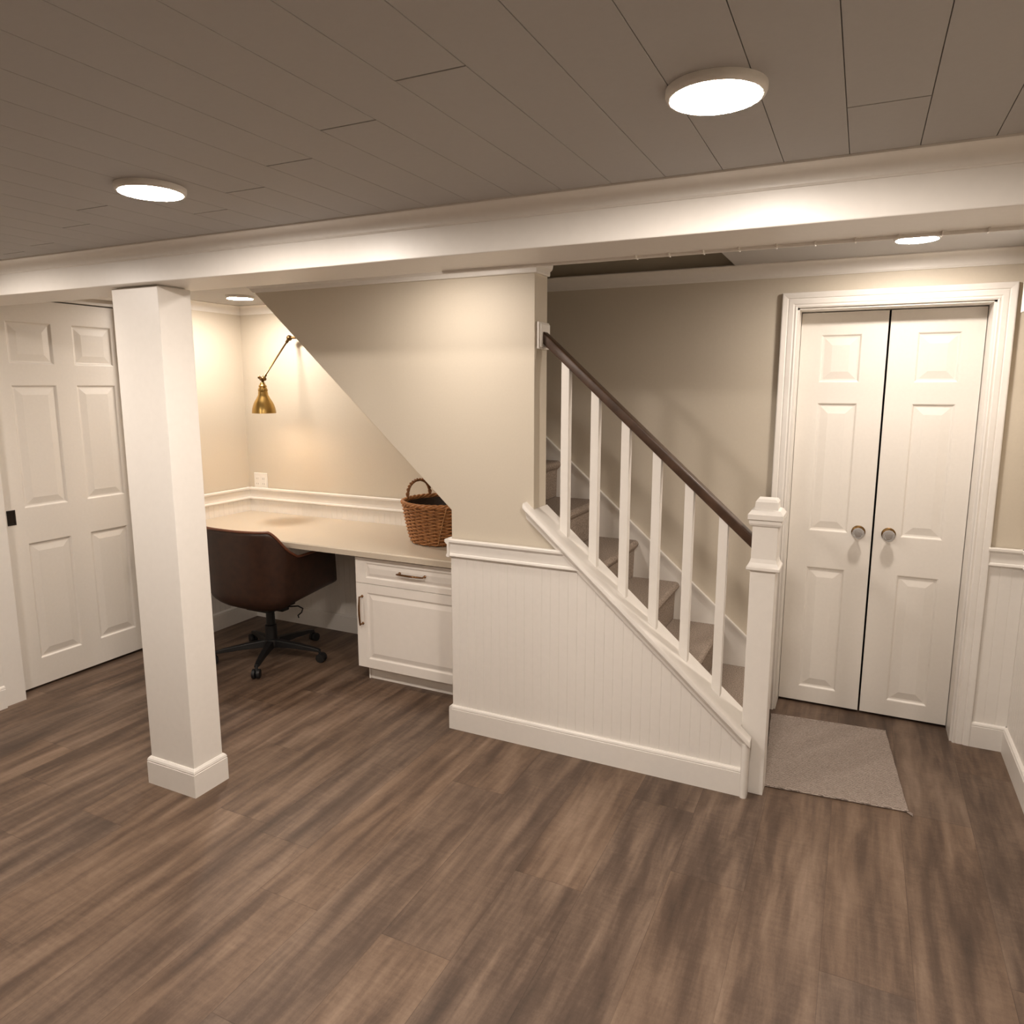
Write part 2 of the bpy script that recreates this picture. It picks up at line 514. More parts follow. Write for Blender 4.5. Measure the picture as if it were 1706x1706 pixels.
# baseboards and chair rails -------------------------------------------
BASE = [(0, 0), (0.015, 0), (0.015, 0.098), (0.0125, 0.1), (0.0145, 0.104), (0.012, 0.111), (0.006, HB), (0, HB)]
CRP = [(0, ZCR0), (0.012, ZCR0), (0.0155, 0.839), (0.0135, 0.847), (0.0095, 0.850), (0.0095, 0.893), (0.015, 0.896),
       (0.019, 0.901), (0.022, 0.904), (0.022, 0.913), (0.019, ZCR1), (0, ZCR1)]
def run_x(mb, prof, x0, x1, yf, s=-1):
    mb.prism([(yf + s * o, z) for o, z in prof], 'x', x0, x1)
def run_y(mb, prof, y0, y1, xf, s=1):
    mb.prism([(xf + s * o, z) for o, z in prof], 'y', y0, y1)

mb = MB(); run_x(mb, BASE, W0, W1, 0.0); run_y(mb, BASE, -0.015, 0.12, W0, -1)
struct('baseboard_stair', mb, WHITE, 'white baseboard along the stair wall', 'baseboard')
mb = MB(); run_x(mb, BASE, XNL, W0, YB - 0.008); run_y(mb, BASE, 0.102, YB, XNL + 0.008, 1)
struct('baseboard_nook', mb, WHITE, 'white baseboard under the desk', 'baseboard')
mb = MB(); run_x(mb, BASE, 2.991, XR, YB - 0.008); run_y(mb, BASE, YREAR, YB, XR - 0.008, -1)
struct('baseboard_right', mb, WHITE, 'white baseboard beside the double doors', 'baseboard')
mb = MB(); run_y(mb, BASE, YREAR, -0.79, XL + 0.004, 1)
struct('baseboard_left', mb, WHITE, 'white baseboard beside the sliding door', 'baseboard')

mb = MB()
xe = 1.315 - (ZCR1 - 0.03 - 0.99) / 0.89
mb.rings([[(W0, -o, z) for o, z in CRP], [(1.315 - (z + 0.045 - 0.99) / 0.89, -o, z) for o, z in CRP]])
run_y(mb, CRP, -0.022, 0.12, W0, -1)
struct('trim_1', mb, WHITE, 'white chair rail on the stair wall', 'trim')
mb = MB(); run_x(mb, CRP, XNL, W0, YB - 0.008); run_y(mb, CRP, 0.102, YB, XNL + 0.008, 1)
struct('trim_2', mb, WHITE, 'white chair rail above the desk', 'trim')
mb = MB(); run_x(mb, CRP, 2.985, XR, YB - 0.008); run_y(mb, CRP, YREAR, YB, XR - 0.008, -1)
struct('trim_3', mb, WHITE, 'white chair rail beside the double doors', 'trim')
mb = MB(); run_y(mb, CRP, YREAR, -0.79, XL + 0.004, 1)
struct('trim_4', mb, WHITE, 'white chair rail beside the sliding door', 'trim')

# crown mouldings -------------------------------------------------------
def crown(h, p, zt):
    pts = [(0, zt - h), (0.006, zt - h), (0.008, zt - h + 0.006)]
    for i in range(9):
        a = PI / 2 * i / 8
        pts.append((0.010 + (p - 0.014) * (1 - math.cos(a)), zt - h + 0.007 + (h - 0.013) * math.sin(a)))
    pts += [(p, zt - 0.005), (p, zt), (0, zt)]
    return pts
mb = MB(); run_y(mb, crown(0.055, 0.05, ZCN), -0.752, YB, XNL, 1); run_x(mb, crown(0.055, 0.05, ZCN), XNL, -0.33, YB)
struct('trim_5', mb, WHITE, 'white crown moulding in the desk nook', 'trim', smooth=True)
mb = MB(); run_x(mb, crown(0.062, 0.058, ZCE), W2 - 0.6, XR, YB); run_y(mb, crown(0.062, 0.058, ZCE), -0.752, YB, XR, -1)
struct('trim_6', mb, WHITE, 'white crown moulding above the stairs and double doors', 'trim', smooth=True)
# trim along the top of the stair wall, returning around its end
TT = [(0, 2.054), (0.010, 2.054), (0.012, 2.058), (0.012, 2.072), (0.022, 2.080), (0.026, 2.098), (0.030, 2.113), (0, 2.113)]
mb = MB()
R = [[(xx, YW - o, z) for o, z in TT] for xx in (0,)]
def tt_ring(fn): return [fn(o, z) for o, z in TT]
mb.rings([tt_ring(lambda o, z: (W0 - (z - 1.046) / 0.9035, YW - o, z)),
          tt_ring(lambda o, z: (W2 + o, YW - o, z)),
          tt_ring(lambda o, z: (W2 + o, 0.138, z))])
struct('trim_7', mb, WHITE, 'white moulding along the top of the stair wall', 'trim')
# boxed bulkhead along the right wall
mb = MB().box(2.985, XR, -0.75, 0.72, 1.885, ZCE)
struct('trim_8', mb, WHITE, 'white boxed bulkhead high on the wall beside the double doors', 'trim', 0.003)

# ---------------------------------------------------------------- beam and column
t = thing('ceiling_beam', 'long white boxed ceiling beam crossing the room above the white column', 'beam', (0.9, -0.868, ZS))
O = t.location
mb = MB().box(XL, XR, YBM0, YBM1, ZS, ZC + 0.1)
obj('beam_box', mb, WHITE, t, O, 0.003)
cp = [(0, 2.0307), (0.004, 2.0307), (0.006, 2.034)]
for i in range(9):
    a = PI / 2 * i / 8
    cp.append((0.008 + 0.040 * (1 - math.cos(a)), 2.035 + 0.030 * math.sin(a)))
cp += [(0.053, 2.067), (0.053, ZC), (0, ZC)]
mb = MB(); run_x(mb, cp, XL, XR, YBM0)
obj('crown_moulding', mb, WHITE, t, O, smooth=True)
mb = MB().tube([(W2 + 0.03, YBM1 - 0.004, ZS), (XR - 0.001, YBM1 - 0.004, ZS)], 0.0075, 10)
for i in range(-3, 11):
    xx = 2.136 + 0.0906 * i
    if xx < XR - 0.02:
        mb.box(xx - 0.0015, xx + 0.0015, YBM1 - 0.026, YBM1 + 0.001, ZS - 0.009, ZS + 0.003)
obj('edge_bead', mb, WHITE, t, O, smooth=True)

c0, c1, yc0, yc1 = -0.058, 0.185, -0.941, -0.802
t = thing('support_column', 'white square boxed column standing on the floor under the beam', 'column', ((c0 + c1) / 2, (yc0 + yc1) / 2, 0))
O = t.location
mb = MB().box(c0, c1, yc0, yc1, 0.0, ZS - 0.005).box(c0 + 0.012, c1 - 0.012, yc0 + 0.012, yc1 - 0.012, ZS - 0.006, ZS)
obj('shaft', mb, WHITE, t, O, 0.002)
sq = [(c0, yc0), (c1, yc0), (c1, yc1), (c0, yc1)]
dq = [(-1, -1), (1, -1), (1, 1), (-1, 1)]
mb = MB().frame_sweep(sq, dq, [(-0.001, 0), (0.013, 0), (0.013, 0.094), (0.0105, 0.096), (0.0125, 0.100), (0.010, 0.108), (0.004, HB), (-0.001, HB)],
                      lambda u, v, h: (u, v, h), True)
obj('baseboard', mb, WHITE, t, O)

# ---------------------------------------------------------------- panelled doors
def panelled(mb, u0, u1, v0, v1, cols, rows, th, fn, steep=0.016, slope=0.034, deep=0.009, field=0.002):
    """slab between (u0,v0) and (u1,v1) with moulded raised panels in every (col, row) cell; fn(u, v, depth)"""
    us = [u0] + [q for c in cols for q in c] + [u1]
    vs = [v0] + [q for r in rows for q in r] + [v1]
    for i in range(len(us) - 1):
        for j in range(len(vs) - 1):
            a, b, c, d = us[i], us[i + 1], vs[j], vs[j + 1]
            if i % 2 == 1 and j % 2 == 1:
                ins = [(0, 0), (0.003, 0.001), (steep * 0.55, deep * 0.9), (steep, deep), (steep + slope, field), (steep + slope + 0.001, field)]
                prev = None
                for w_, dp in ins:
                    r = [mb.bm.verts.new(fn(*p, dp)) for p in ((a + w_, c + w_), (b - w_, c + w_), (b - w_, d - w_), (a + w_, d - w_))]
                    if prev:
                        for q in range(4):
                            mb.bm.faces.new([prev[q], prev[(q + 1) % 4], r[(q + 1) % 4], r[q]])
                    prev = r
                mb.bm.faces.new(prev)
            else:
                mb.quad(fn(a, c, 0), fn(b, c, 0), fn(b, d, 0), fn(a, d, 0))
    F = [fn(*p, 0) for p in ((u0, v0), (u1, v0), (u1, v1), (u0, v1))]
    B = [fn(*p, th) for p in ((u0, v0), (u1, v0), (u1, v1), (u0, v1))]
    for q in range(4):
        mb.quad(F[q], F[(q + 1) % 4], B[(q + 1) % 4], B[q])
    mb.quad(*B)
    return mb

# double doors in the back wall
YD = 1.0
ROWS = [(0.09, 0.718), (0.90, 1.522), (1.618, 1.84)]
door2 = thing('door_2', None, None, (2.537, YD, 0)); tag(door2, 'pair of narrow white panelled double doors', 'door', None, 'structure')
O = door2.location
def knob(parent, x):
    z, y = 0.911, YD
    mb = MB().lathe([(0.031, 0), (0.031, 0.003), (0.027, 0.006), (0.012, 0.009), (0.0095, 0.018), (0.0095, 0.026), (0.016, 0.029), (0.018, 0.032), (0.010, 0.033)], (x, y, z), 32, (0, -1, 0))
    k = obj('door_knob', mb, BRASS_D, parent, O, smooth=True)
    k['label'] = 'cut glass knob on a round brass rose'
    mb = MB().lathe([(0.012, 0.030), (0.018, 0.034), (0.0255, 0.041), (0.0275, 0.047), (0.0265, 0.053), (0.021, 0.059), (0.012, 0.062), (0.001, 0.0625)], (x, y, z), 12, (0, -1, 0))
    g = obj('glass_ball', mb, GLASS, parent, O)
    return k, g
for u0, u1, cols, kx in ((2.163, 2.5325, [(2.2535, 2.428)], 2.475), (2.5415, 2.911, [(2.653, 2.8255)], 2.604)):
    mb = panelled(MB(), u0, u1, 0.014, 1.942, cols, ROWS, 0.034, lambda u, v, d: (u, YD + d, v))
    lf = obj('door_leaf', mb, DOORW, door2, O)
    k, g = knob(lf, kx)
# jamb and casing
mb = MB()
mb.box(2.149, 2.161, YB - 0.002, YD + 0.05, 0, 1.957); mb.box(2.914, 2.93, YB - 0.002, YD + 0.05, 0, 1.957)
mb.box(2.149, 2.93, YB - 0.002, YD + 0.05, 1.946, 1.957)
obj('door_jamb', mb, WHITE, door2, O)
prof = [(0, 0.0), (0, 0.009), (0.006, 0.013), (0.010, 0.011), (0.014, 0.0105), (0.018, 0.014), (0.036, 0.0145), (0.040, 0.0125), (0.044, 0.0165),
        (0.056, 0.019), (0.062, 0.020), (0.066, 0.019), (0.0675, 0.016), (0.0675, 0.0)]
mb = MB().frame_sweep([(2.152, 0), (2.152, 1.954), (2.924, 1.954), (2.924, 0)], [(-1, 0), (-1, 1), (1, 1), (1, 0)], prof, lambda u, v, h: (u, YB - 0.004 - h, v))
obj('door_casing', mb, WHITE, door2, O)

# sliding door in the left wall
door1 = thing('door_1', None, None, (XD, -0.27, 0)); tag(door1, 'white six-panel sliding door behind the column', 'door', None, 'structure')
O = door1.location
mb = panelled(MB(), -0.72, 0.104, 0.014, 2.031, [(-0.549, -0.320), (-0.213, 0.014)], [(0.157, 0.787), (0.972, 1.602), (1.708, 1.921)], 0.034,
              lambda u, v, d: (XD - d, u, v))
lf = obj('door_leaf', mb, DOORW, door1, O)
mb = MB()
mb.frame_sweep([(-0.635, 0.898), (-0.601, 0.898), (-0.601, 0.968), (-0.635, 0.968)], [(-1, -1), (1, -1), (1, 1), (-1, 1)],
               [(0.004, 0.0), (0.004, 0.002), (0.002, 0.0035), (-0.004, 0.003), (-0.007, -0.002), (-0.007, -0.006)], lambda u, v, h: (XD + h, u, v), True)
mb.box(XD - 0.004, XD + 0.0008, -0.632, -0.604, 0.901, 0.965)
hp = obj('flush_pull', mb, PULLBLK, lf, O); hp['label'] = 'dark bronze rectangular flush pull'
mb = MB().box(XL - 0.06, XL + 0.004, -0.79, -0.69, 0, ZC + 0.04)
mb.box(XD - 0.04, XD + 0.012, -0.72, 0.104, 2.037, ZCN + 0.02)
obj('door_casing', mb, WHITE, door1, O, 0.0015)

# ---------------------------------------------------------------- staircase
t = thing('staircase', 'carpeted staircase climbing behind the white balusters', 'staircase', (2.08, 0.5, 0))
O = t.location
RUN = 0.2225
for n in range(1, 11):
    xn = 2.33 - RUN * n            # nosing
    z = 0.2 * n
    xe_ = xn - RUN - 0.03 
    pts = [(xe_, z - 0.03), (xn - 0.05, z - 0.2), (xn - 0.026, z - 0.2), (xn - 0.022, z - 0.05), (xn - 0.006, z - 0.034), (xn, z - 0.020), (xn - 0.006, z - 0.006), (xn - 0.018, z), (xe_, z)]
    mb = MB().prism(pts, 'y', 0.138, YB - 0.013)
    obj('step', mb, CARPET, t, O, 0.004)
poly = [(2.084, 0), (2.084, 1.317 - 0.878 * (2.084 - 0.91)), (0.0, 1.317 + 0.878 * 0.91), (0.0, 1.317 + 0.878 * 0.91 - 0.30), (1.80, 0.20), (1.95, 0.0)]
mb = MB().prism(poly, 'y', YB - 0.013, YB - 0.0005)
def band(off, th, out):
    f = lambda x, o: 1.317 - 0.878 * (x - 0.91) + o
    mb.prism([(2.0845, f(2.0845, off)), (2.0845, f(2.0845, off - th)), (0, f(0, off - th)), (0, f(0, off))], 'y', YB - out, YB - 0.0005)
band(0.006, 0.010, 0.022); band(-0.006, 0.012, 0.017); 
sk = obj('skirt_board', mb, WHITE, t, O); sk['label'] = 'white skirt board with a bead along the wall'

# ---------------------------------------------------------------- stair railing
t = thing('stair_railing', 'white stair railing with dark wood handrail on the knee wall', 'railing', (1.7, 0.07, 0.65))
O = t.location
mb = MB()
def sheared(mb, xa, xb, ya, yb, top, bot):
    mb.prism([(xa, zcap(xa) + bot), (xb, zcap(xb) + bot), (xb, zcap(xb) + top), (xa, zcap(xa) + top)], 'y', ya, yb)
# cap board with rounded nose
A = []
for xx in (1.180, 2.150):
    zz = zcap(xx)
    A.append([(xx, -0.026, zz), (xx, -0.033, zz - 0.004), (xx, -0.037, zz - 0.014), (xx, -0.036, zz - 0.024), (xx, -0.030, zz - 0.030), (xx, 0.009, zz - 0.032), (xx, 0.009, zz)])
mb.rings(A)
sheared(mb, W2 + 0.001, 2.108, 0.009, 0.15, 0.0, -0.032)
obj('cap_board', mb, WHITE, t, O, smooth=True)
mb = MB()
A = []
for xx in (1.187, 2.140):
    zz = zcap(xx)
    A.append([(xx, 0.009, zz - 0.031), (xx, -0.022, zz - 0.031), (xx, -0.022, zz - 0.038), (xx, -0.016, zz - 0.046), (xx, -0.013, zz - 0.062), (xx, -0.004, zz - 0.068), (xx, 0.009, zz - 0.068)])
mb.rings(A)
obj('cove_moulding', mb, WHITE, t, O)
mb = MB()
qp = [(W1 + 0.004, 0.008)] + [(W1 - 0.002 + 0.016 * (1 - abs(math.cos(a))) * 0 + 0.014 + 0.014 * math.sin(a), -0.004 - 0.017 * math.cos(a)) for a in [PI * i / 10 - PI / 2 for i in range(0, 11)]] if False else \
     [(W1 - 0.004, 0.02), (W1 - 0.004, -0.016)] + [(W1 + 0.010 + 0.0135 * math.cos(a), -0.012 + 0.0135 * math.sin(a)) for a in [-PI * 0.95 + PI * 0.95 * i / 9 for i in range(10)]] + [(W1 + 0.0235, 0.02)]
mb.prism(qp, 'z', 0.0, zcap(W1 + 0.02) - 0.03)
obj('corner_bead', mb, WHITE, t, O, smooth=True)

rz0, rz1, rx0, rx1 = 1.797, 1.012, 1.235, 2.108          # handrail centre line
def zrail(x): return rz0 + (rz1 - rz0) * (x - rx0) / (rx1 - rx0)
bx = [1.332, 1.464, 1.596, 1.728, 1.861, 1.997]
for x in bx:
    mb = MB()
    a, b_ = x - 0.0175, x + 0.0175
    mb.prism([(a, zcap(a) - 0.005), (b_, zcap(b_) - 0.005), (b_, zrail(b_) - 0.006), (a, zrail(a) - 0.006)], 'y', 0.056, 0.091)
    obj('baluster', mb, WHITE, t, O, 0.0015)
# handrail: rounded section
sec = []
hw, hh = 0.027, 0.0185
for cx_, cz_, a0 in ((hw - 0.006, hh - 0.006, 0), (-hw + 0.006, hh - 0.006, PI / 2), (-hw + 0.007, -hh + 0.007, PI), (hw - 0.007, -hh + 0.007, 3 * PI / 2)):
    r = 0.006 if cz_ > 0 else 0.007
    for i in range(5):
        a = a0 + PI / 2 * i / 4
        sec.append((cx_ + r * math.cos(a), cz_ + r * math.sin(a)))
al = math.atan2(rz0 - rz1, rx1 - rx0)
mb = MB()
mb.rings([[(xx + 0 * q, 0.0735 + p, zrail(xx) + q / math.cos(al)) for p, q in sec] for xx in (rx0 - 0.004, rx1 + 0.002)])
hr = obj('handrail', mb, RAILW, t, O, smooth=True); hr['label'] = 'dark walnut handrail'
# rosette block where the rail meets the wall end
mb = MB().box(W2, W2 + 0.014, 0.019, 0.130, 1.752, 1.862).box(W2 + 0.013, W2 + 0.021, 0.026, 0.123, 1.759, 1.855)
obj('rosette', mb, WHITE, t, O, 0.003)
# newel post
nx0, nx1, ny0, ny1 = 2.108, 2.2, 0.030, 0.122
sqn = [(nx0, ny0), (nx1, ny0), (nx1, ny1), (nx0, ny1)]
mb = MB().box(nx0, nx1, ny0, ny1, 0, 1.10)
nw = obj('newel_post', mb, WHITE, t, O, 0.002)
mb = MB().frame_sweep(sqn, dq, [(0.0, 0.908), (0.010, 0.910), (0.014, 0.914), (0.014, 0.923), (0.009, 0.929), (0.004, 0.940), (0.0, 0.955)], lambda u, v, h: (u, v, h), True)
obj('collar', mb, WHITE, nw, O)
mb = MB().frame_sweep(sqn, dq, [(0.0, 1.078), (0.008, 1.084), (0.012, 1.092), (0.012, 1.102), (0.006, 1.105)], lambda u, v, h: (u, v, h), True)
mb.frame_sweep(sqn, dq, [(-0.04, 1.104), (0.014, 1.105), (0.017, 1.108), (0.017, 1.126), (0.005, 1.142), (-0.004, 1.144), (-0.006, 1.172), (-0.013, 1.182), (-0.046, 1.183)], lambda u, v, h: (u, v, h), True)
obj('post_cap', mb, WHITE, nw, O)

# ---------------------------------------------------------------- desk
t = thing('desk_countertop', 'long beige laminate desktop with the wicker basket on it', 'desk', (-0.25, 0.53, 0.715))
O = t.location
mb = MB().prism([(0.2, 0.716), (0.2, 0.744), (0.206, 0.750), (YB - 0.009, 0.750), (YB - 0.009, 0.714), (0.206, 0.714)], 'x', XNL + 0.009, W0 - 0.001)
obj('desktop', mb, DESK, t, O)
mb = MB().box(XNL + 0.024, 0.06, YB - 0.045, YB - 0.024, 0.66, 0.714)
obj('support_cleat', mb, WHITE, t, O)

t = thing('base_cabinet', 'white cabinet with a drawer and a door under the desktop', 'cabinet', (0.43, 0.55, 0))
O = t.location
cx0, cx1 = 0.067, W0 - 0.004
mb = MB().box(cx0 + 0.002, cx1, 0.262, YB - 0.03, 0.09, 0.713)
obj('body', mb, CABW, t, O, 0.0015)
mb = MB().box(0.089, cx1, 0.31, YB - 0.03, 0, 0.09).box(0.087, 0.097, 0.303, 0.33, 0.0, 0.088)
obj('toe_kick', mb, CABW, t, O)
fnc = lambda u, v, d: (u, 0.24 + d, v)
mb = panelled(MB(), cx0, cx1, 0.5635, 0.700, [(cx0 + 0.064, cx1 - 0.064)], [(0.592, 0.676)], 0.02, fnc, 0.011, 0.016, 0.006, 0.001)
dr = obj('drawer', mb, CABW, t, O, 0.0012)
mb = panelled(MB(), cx0, cx1, 0.092, 0.5605, [(cx0 + 0.068, cx1 - 0.068)], [(0.140, 0.513)], 0.02, fnc, 0.013, 0.024, 0.007, 0.001)
dc = obj('cabinet_door', mb, CABW, t, O, 0.0012)
def bar_pull(parent, a, b, side):
    a, b = Vector(a), Vector(b)
    d = (b - a)
    pts = []
    for i in range(13):
        s = i / 12
        pts.append(a + d * (-0.03 + 1.06 * s) + Vector((0, -0.026 - 0.006 * math.sin(PI * s), 0)))
    mb = MB().tube(pts, [0.0042 + 0.0016 * math.sin(PI * i / 12) for i in range(13)], 10)
    for p in (a, b):
        mb.lathe([(0.0075, 0), (0.0075, 0.003), (0.0045, 0.006), (0.0042, 0.027)], p, 16, (0, -1, 0))
    h = obj('handle', mb, BRONZE, parent, O, smooth=True)
    h['label'] = 'bronze arched bar handle'
bar_pull(dr, (0.352, 0.24, 0.642), (0.505, 0.24, 0.642), 0)
bar_pull(dc, (0.106, 0.24, 0.338), (0.106, 0.24, 0.489), 1)

# ---------------------------------------------------------------- wall outlet
t = thing('wall_outlet', 'white double wall outlet above the desk, in the corner', 'outlet', (-1.207, YB, 0.958))
O = t.location
mb = MB().box(-1.266, -1.148, YB - 0.006, YB, 0.902, 1.016)
obj('cover_plate', mb, PLASTIC, t, O, 0.003)
for xx in (-1.234, -1.180):
    mb = MB().box(xx - 0.0165, xx + 0.0165, YB - 0.009, YB - 0.005, 0.926, 0.992)
    s_ = obj('socket', mb, PLASTIC, t, O, 0.001)
    for zz in (0.942, 0.976):
        for dx in (-0.007, 0.007):
            obj('slot', MB().box(xx + dx - 0.001, xx + dx + 0.001, YB - 0.0095, YB - 0.008, zz - 0.004, zz + 0.004), SLOT, s_, O)

# ---------------------------------------------------------------- ceiling lights
def disc_light(x, y, zc, label, group, proto=None, lens=None):
    t = thing('ceiling_light', label, 'light', (x, y, zc), group)
    if proto:
        for ch in proto.children:
            c = ch.copy(); COL.objects.link(c); c.parent = t
        return t
    mb = MB().lathe([(0.080, 0.0), (0.080, -0.008), (0.078, -0.0125), (0.074, -0.0152), (0.0715, -0.0148), (0.0715, -0.010)], (0, 0, 0), 56)
    obj('trim_ring', mb, WHITE, t, smooth=True)
    mb = MB().lathe([(0.0714, -0.0105), (0.0714, -0.0152)], (0, 0, 0), 40, cap0=False)
    obj('lens', mb, lens or LENS, t, smooth=True)
    return t
G = 'round disc lights on the ceilings'
L0 = disc_light(2.203, -1.491, ZC, 'largest lit round disc light, on the plank ceiling above the stairs', G)
disc_light(0.869, -1.484, ZC, 'lit round disc light on the plank ceiling above the white column', G, L0)
LM = disc_light(-0.87, 0.451, ZCN, 'small lit round disc light on the nook ceiling above the desk', G, None, LENS_MID)
disc_light(2.592, 0.425, ZCE, 'lit round disc light on the ceiling just above the double doors', G, LM)
GB = 'round disc lights on the ceiling behind the camera'
disc_light(-0.465, -1.488, ZC, 'round disc light on the plank ceiling outside the view', GB, LM)
L1 = disc_light(2.203, -3.0, ZC, 'dim round disc light on the plank ceiling behind the camera', GB, None, LENS_DIM)
for x in (0.869, -0.465):
    disc_light(x, -3.0, ZC, 'dim round disc light on the plank ceiling behind the camera', GB, L1)
disc_light(0.90, -0.40, ZCN, 'dim round disc light hidden behind the white ceiling beam', GB, L1)

# ---------------------------------------------------------------- brass wall lamp
PV = Vector((-0.833, 0.80, 1.897)); JT = Vector((-0.826, 0.55, 1.640)); SH = Vector((-0.830, 0.55, 1.436))
t = thing('wall_lamp', 'brass swing-arm wall lamp with a bell shade hanging over the desk', 'lamp', (-0.80, YB, 1.90))
O = t.location
mb = MB().lathe([(0.055, 0), (0.055, 0.006), (0.048, 0.014), (0.020, 0.018), (0.012, 0.022), (0.010, 0.05)], (-0.70, YB, 1.90), 32, (0, -1, 0))
mb.tube([(-0.70, YB - 0.045, 1.90), PV], 0.008, 12)
obj('wall_plate', mb, BRASS_D, t, O, smooth=True)
mb = MB()
bmesh.ops.create_uvsphere(mb.bm, u_segments=20, v_segments=12, radius=0.018, matrix=Matrix.Translation(PV))
d = (JT - PV)
mb.tube([PV, JT], 0.0052, 12)
mb.tube([PV + d * 0.06, PV + d * 0.11], 0.009, 12); mb.tube([PV + d * 0.90, PV + d * 0.95], 0.009, 12)
obj('arm', mb, BRASS_D, t, O, smooth=True)
mb = MB()
bmesh.ops.create_uvsphere(mb.bm, u_segments=20, v_segments=12, radius=0.015, matrix=Matrix.Translation(JT))
mb.tube([JT + Vector((-0.018, 0, 0)), JT + Vector((0.02, 0, 0))], 0.010, 12)
mb.lathe([(0.009, 0.0), (0.004, 0.004), (0.010, 0.012), (0.010, 0.016)], JT + Vector((-0.016, 0, 0.004)), 12, (-1, 0, 0.5))
mb.tube([JT, JT + Vector((-0.004, 0, -0.046))], 0.0085, 12)
obj('knuckle', mb, BRASS_D, t, O, smooth=True)
k_ = 0.000475
K = 0.000354
out = [(28, 520), (44, 500), (50, 482), (64, 468), (66, 446), (58, 440), (72, 420), (80, 396), (79, 376), (74, 368), (80, 350), (82, 312),
       (96, 284), (116, 248), (140, 210), (160, 172), (176, 130), (189, 84), (196, 40), (200, 6), (201, 0)]
out = [(r * K, h * K) for r, h in out]
inn = [(r - 0.002, h - 0.001) for r, h in reversed(out[8:])]
mb = MB().lathe([(0.001, out[0][1])] + out + inn + [(0.001, inn[-1][1])], SH, 48, (0, 0, 1))
obj('lamp_shade', mb, BRASS, t, O, smooth=True, recalc=False)
mb = MB()
bmesh.ops.create_uvsphere(mb.bm, u_segments=10, v_segments=6, radius=0.024, matrix=Matrix.Translation(SH + Vector((0, 0, 0.042))))
mb.tube([SH + Vector((0, 0, 0.06)), SH + Vector((0, 0, 0.11))], 0.011, 12)
obj('bulb', mb, BULB, t, O, smooth=True)

# ---------------------------------------------------------------- wicker basket
BX, BY, BZ, BH = 0.396, 0.606, 0.750, 0.222
t = thing('wicker_basket', 'round brown wicker basket standing on the desk beside the stair wall', 'basket', (BX, BY, BZ))
O = t.location
def brad(s): return 0.174 + 0.046 * s ** 0.7
mb = MB()
NS = 30
rows_ = 22
for i in range(rows_):
    s = (i + 0.5) / rows_
    r0 = brad(s)
    pts = []
    M_ = NS * 4
    for j in range(M_):
        a = 2 * PI * j / M_
        wv = math.cos(NS / 2 * a + (PI if i % 2 else 0)) * 0.0055
        pts.append((BX + (r0 + wv) * math.cos(a), BY + (r0 + wv) * math.sin(a), BZ + 0.006 + (BH - 0.012) * s))
    mb.tube(pts, 0.0043, 6, True)
obj('woven_body', mb, WICKER, t, O, smooth=True)
mb = MB()
for j in range(NS):
    a = 2 * PI * (j) / NS
    pts = [(BX + brad(q / 6) * math.cos(a), BY + brad(q / 6) * math.sin(a), BZ + 0.002 + (BH - 0.004) * q / 6) for q in range(7)]
    mb.tube(pts, 0.0032, 6)
mb.lathe([(0.172, 0.004), (0.173, 0.010), (0.001, 0.012)], (BX, BY, BZ), 40)
obj('stakes_and_base', mb, WICKER_D, t, O, smooth=True)
mb = MB().lathe([(brad(q / 8) - 0.0125, BZ * 0 + 0.012 + (BH - 0.02) * q / 8) for q in range(9)], (BX, BY, BZ), 40, cap1=False)
obj('inner_shade_sheet', mb, BASKET_SHADE, t, O, smooth=True)  # added dark sheet, paints shade into the gaps of the weave
mb = MB()
for ph in range(3):
    pts = []
    for j in range(120):
        a = 2 * PI * j / 120
        q = 14 * a + ph * 2 * PI / 3
        rr = brad(1) + 0.002 + 0.0065 * math.cos(q)
        pts.append((BX + rr * math.cos(a), BY + rr * math.sin(a), BZ + BH + 0.002 + 0.0065 * math.sin(q)))
    mb.tube(pts, 0.0062, 7, True)
obj('braided_rim', mb, WICKER, t, O, smooth=True)
mb = MB()
for ph in range(2):
    pts = []
    a1, a2 = math.radians(187), math.radians(141)
    p1 = Vector((BX + brad(1) * math.cos(a1), BY + brad(1) * math.sin(a1), BZ + BH - 0.02))
    p2 = Vector((BX + brad(1) * math.cos(a2), BY + brad(1) * math.sin(a2), BZ + BH - 0.02))
    for j in range(41):
        s = j / 40
        base = p1.lerp(p2, 0.5 - 0.5 * math.cos(PI * s) * (1.0))
        hgt = 0.122 * math.sin(PI * s) ** 0.62
        q = s * 2 * PI * 7 + ph * PI
        pts.append(base + Vector((0.004 * math.cos(q), 0.004 * math.cos(q), hgt + 0.004 * math.sin(q))))
    mb.tube(pts, 0.0062, 7)
obj('loop_handle', mb, WICKER_D, t, O, smooth=True)
mb = MB()
pts = []
for j in range(13):
    s = j / 12
    a = math.radians(-54 - 14 * s)
    rr = brad(1 - s) + 0.0085
    pts.append((BX + rr * math.cos(a), BY + rr * math.sin(a), BZ + BH - (BH - 0.01) * s))
mb.tube(pts, 0.0030, 6)
obj('cane_strip', mb, WICKER_L, t, O, smooth=True)

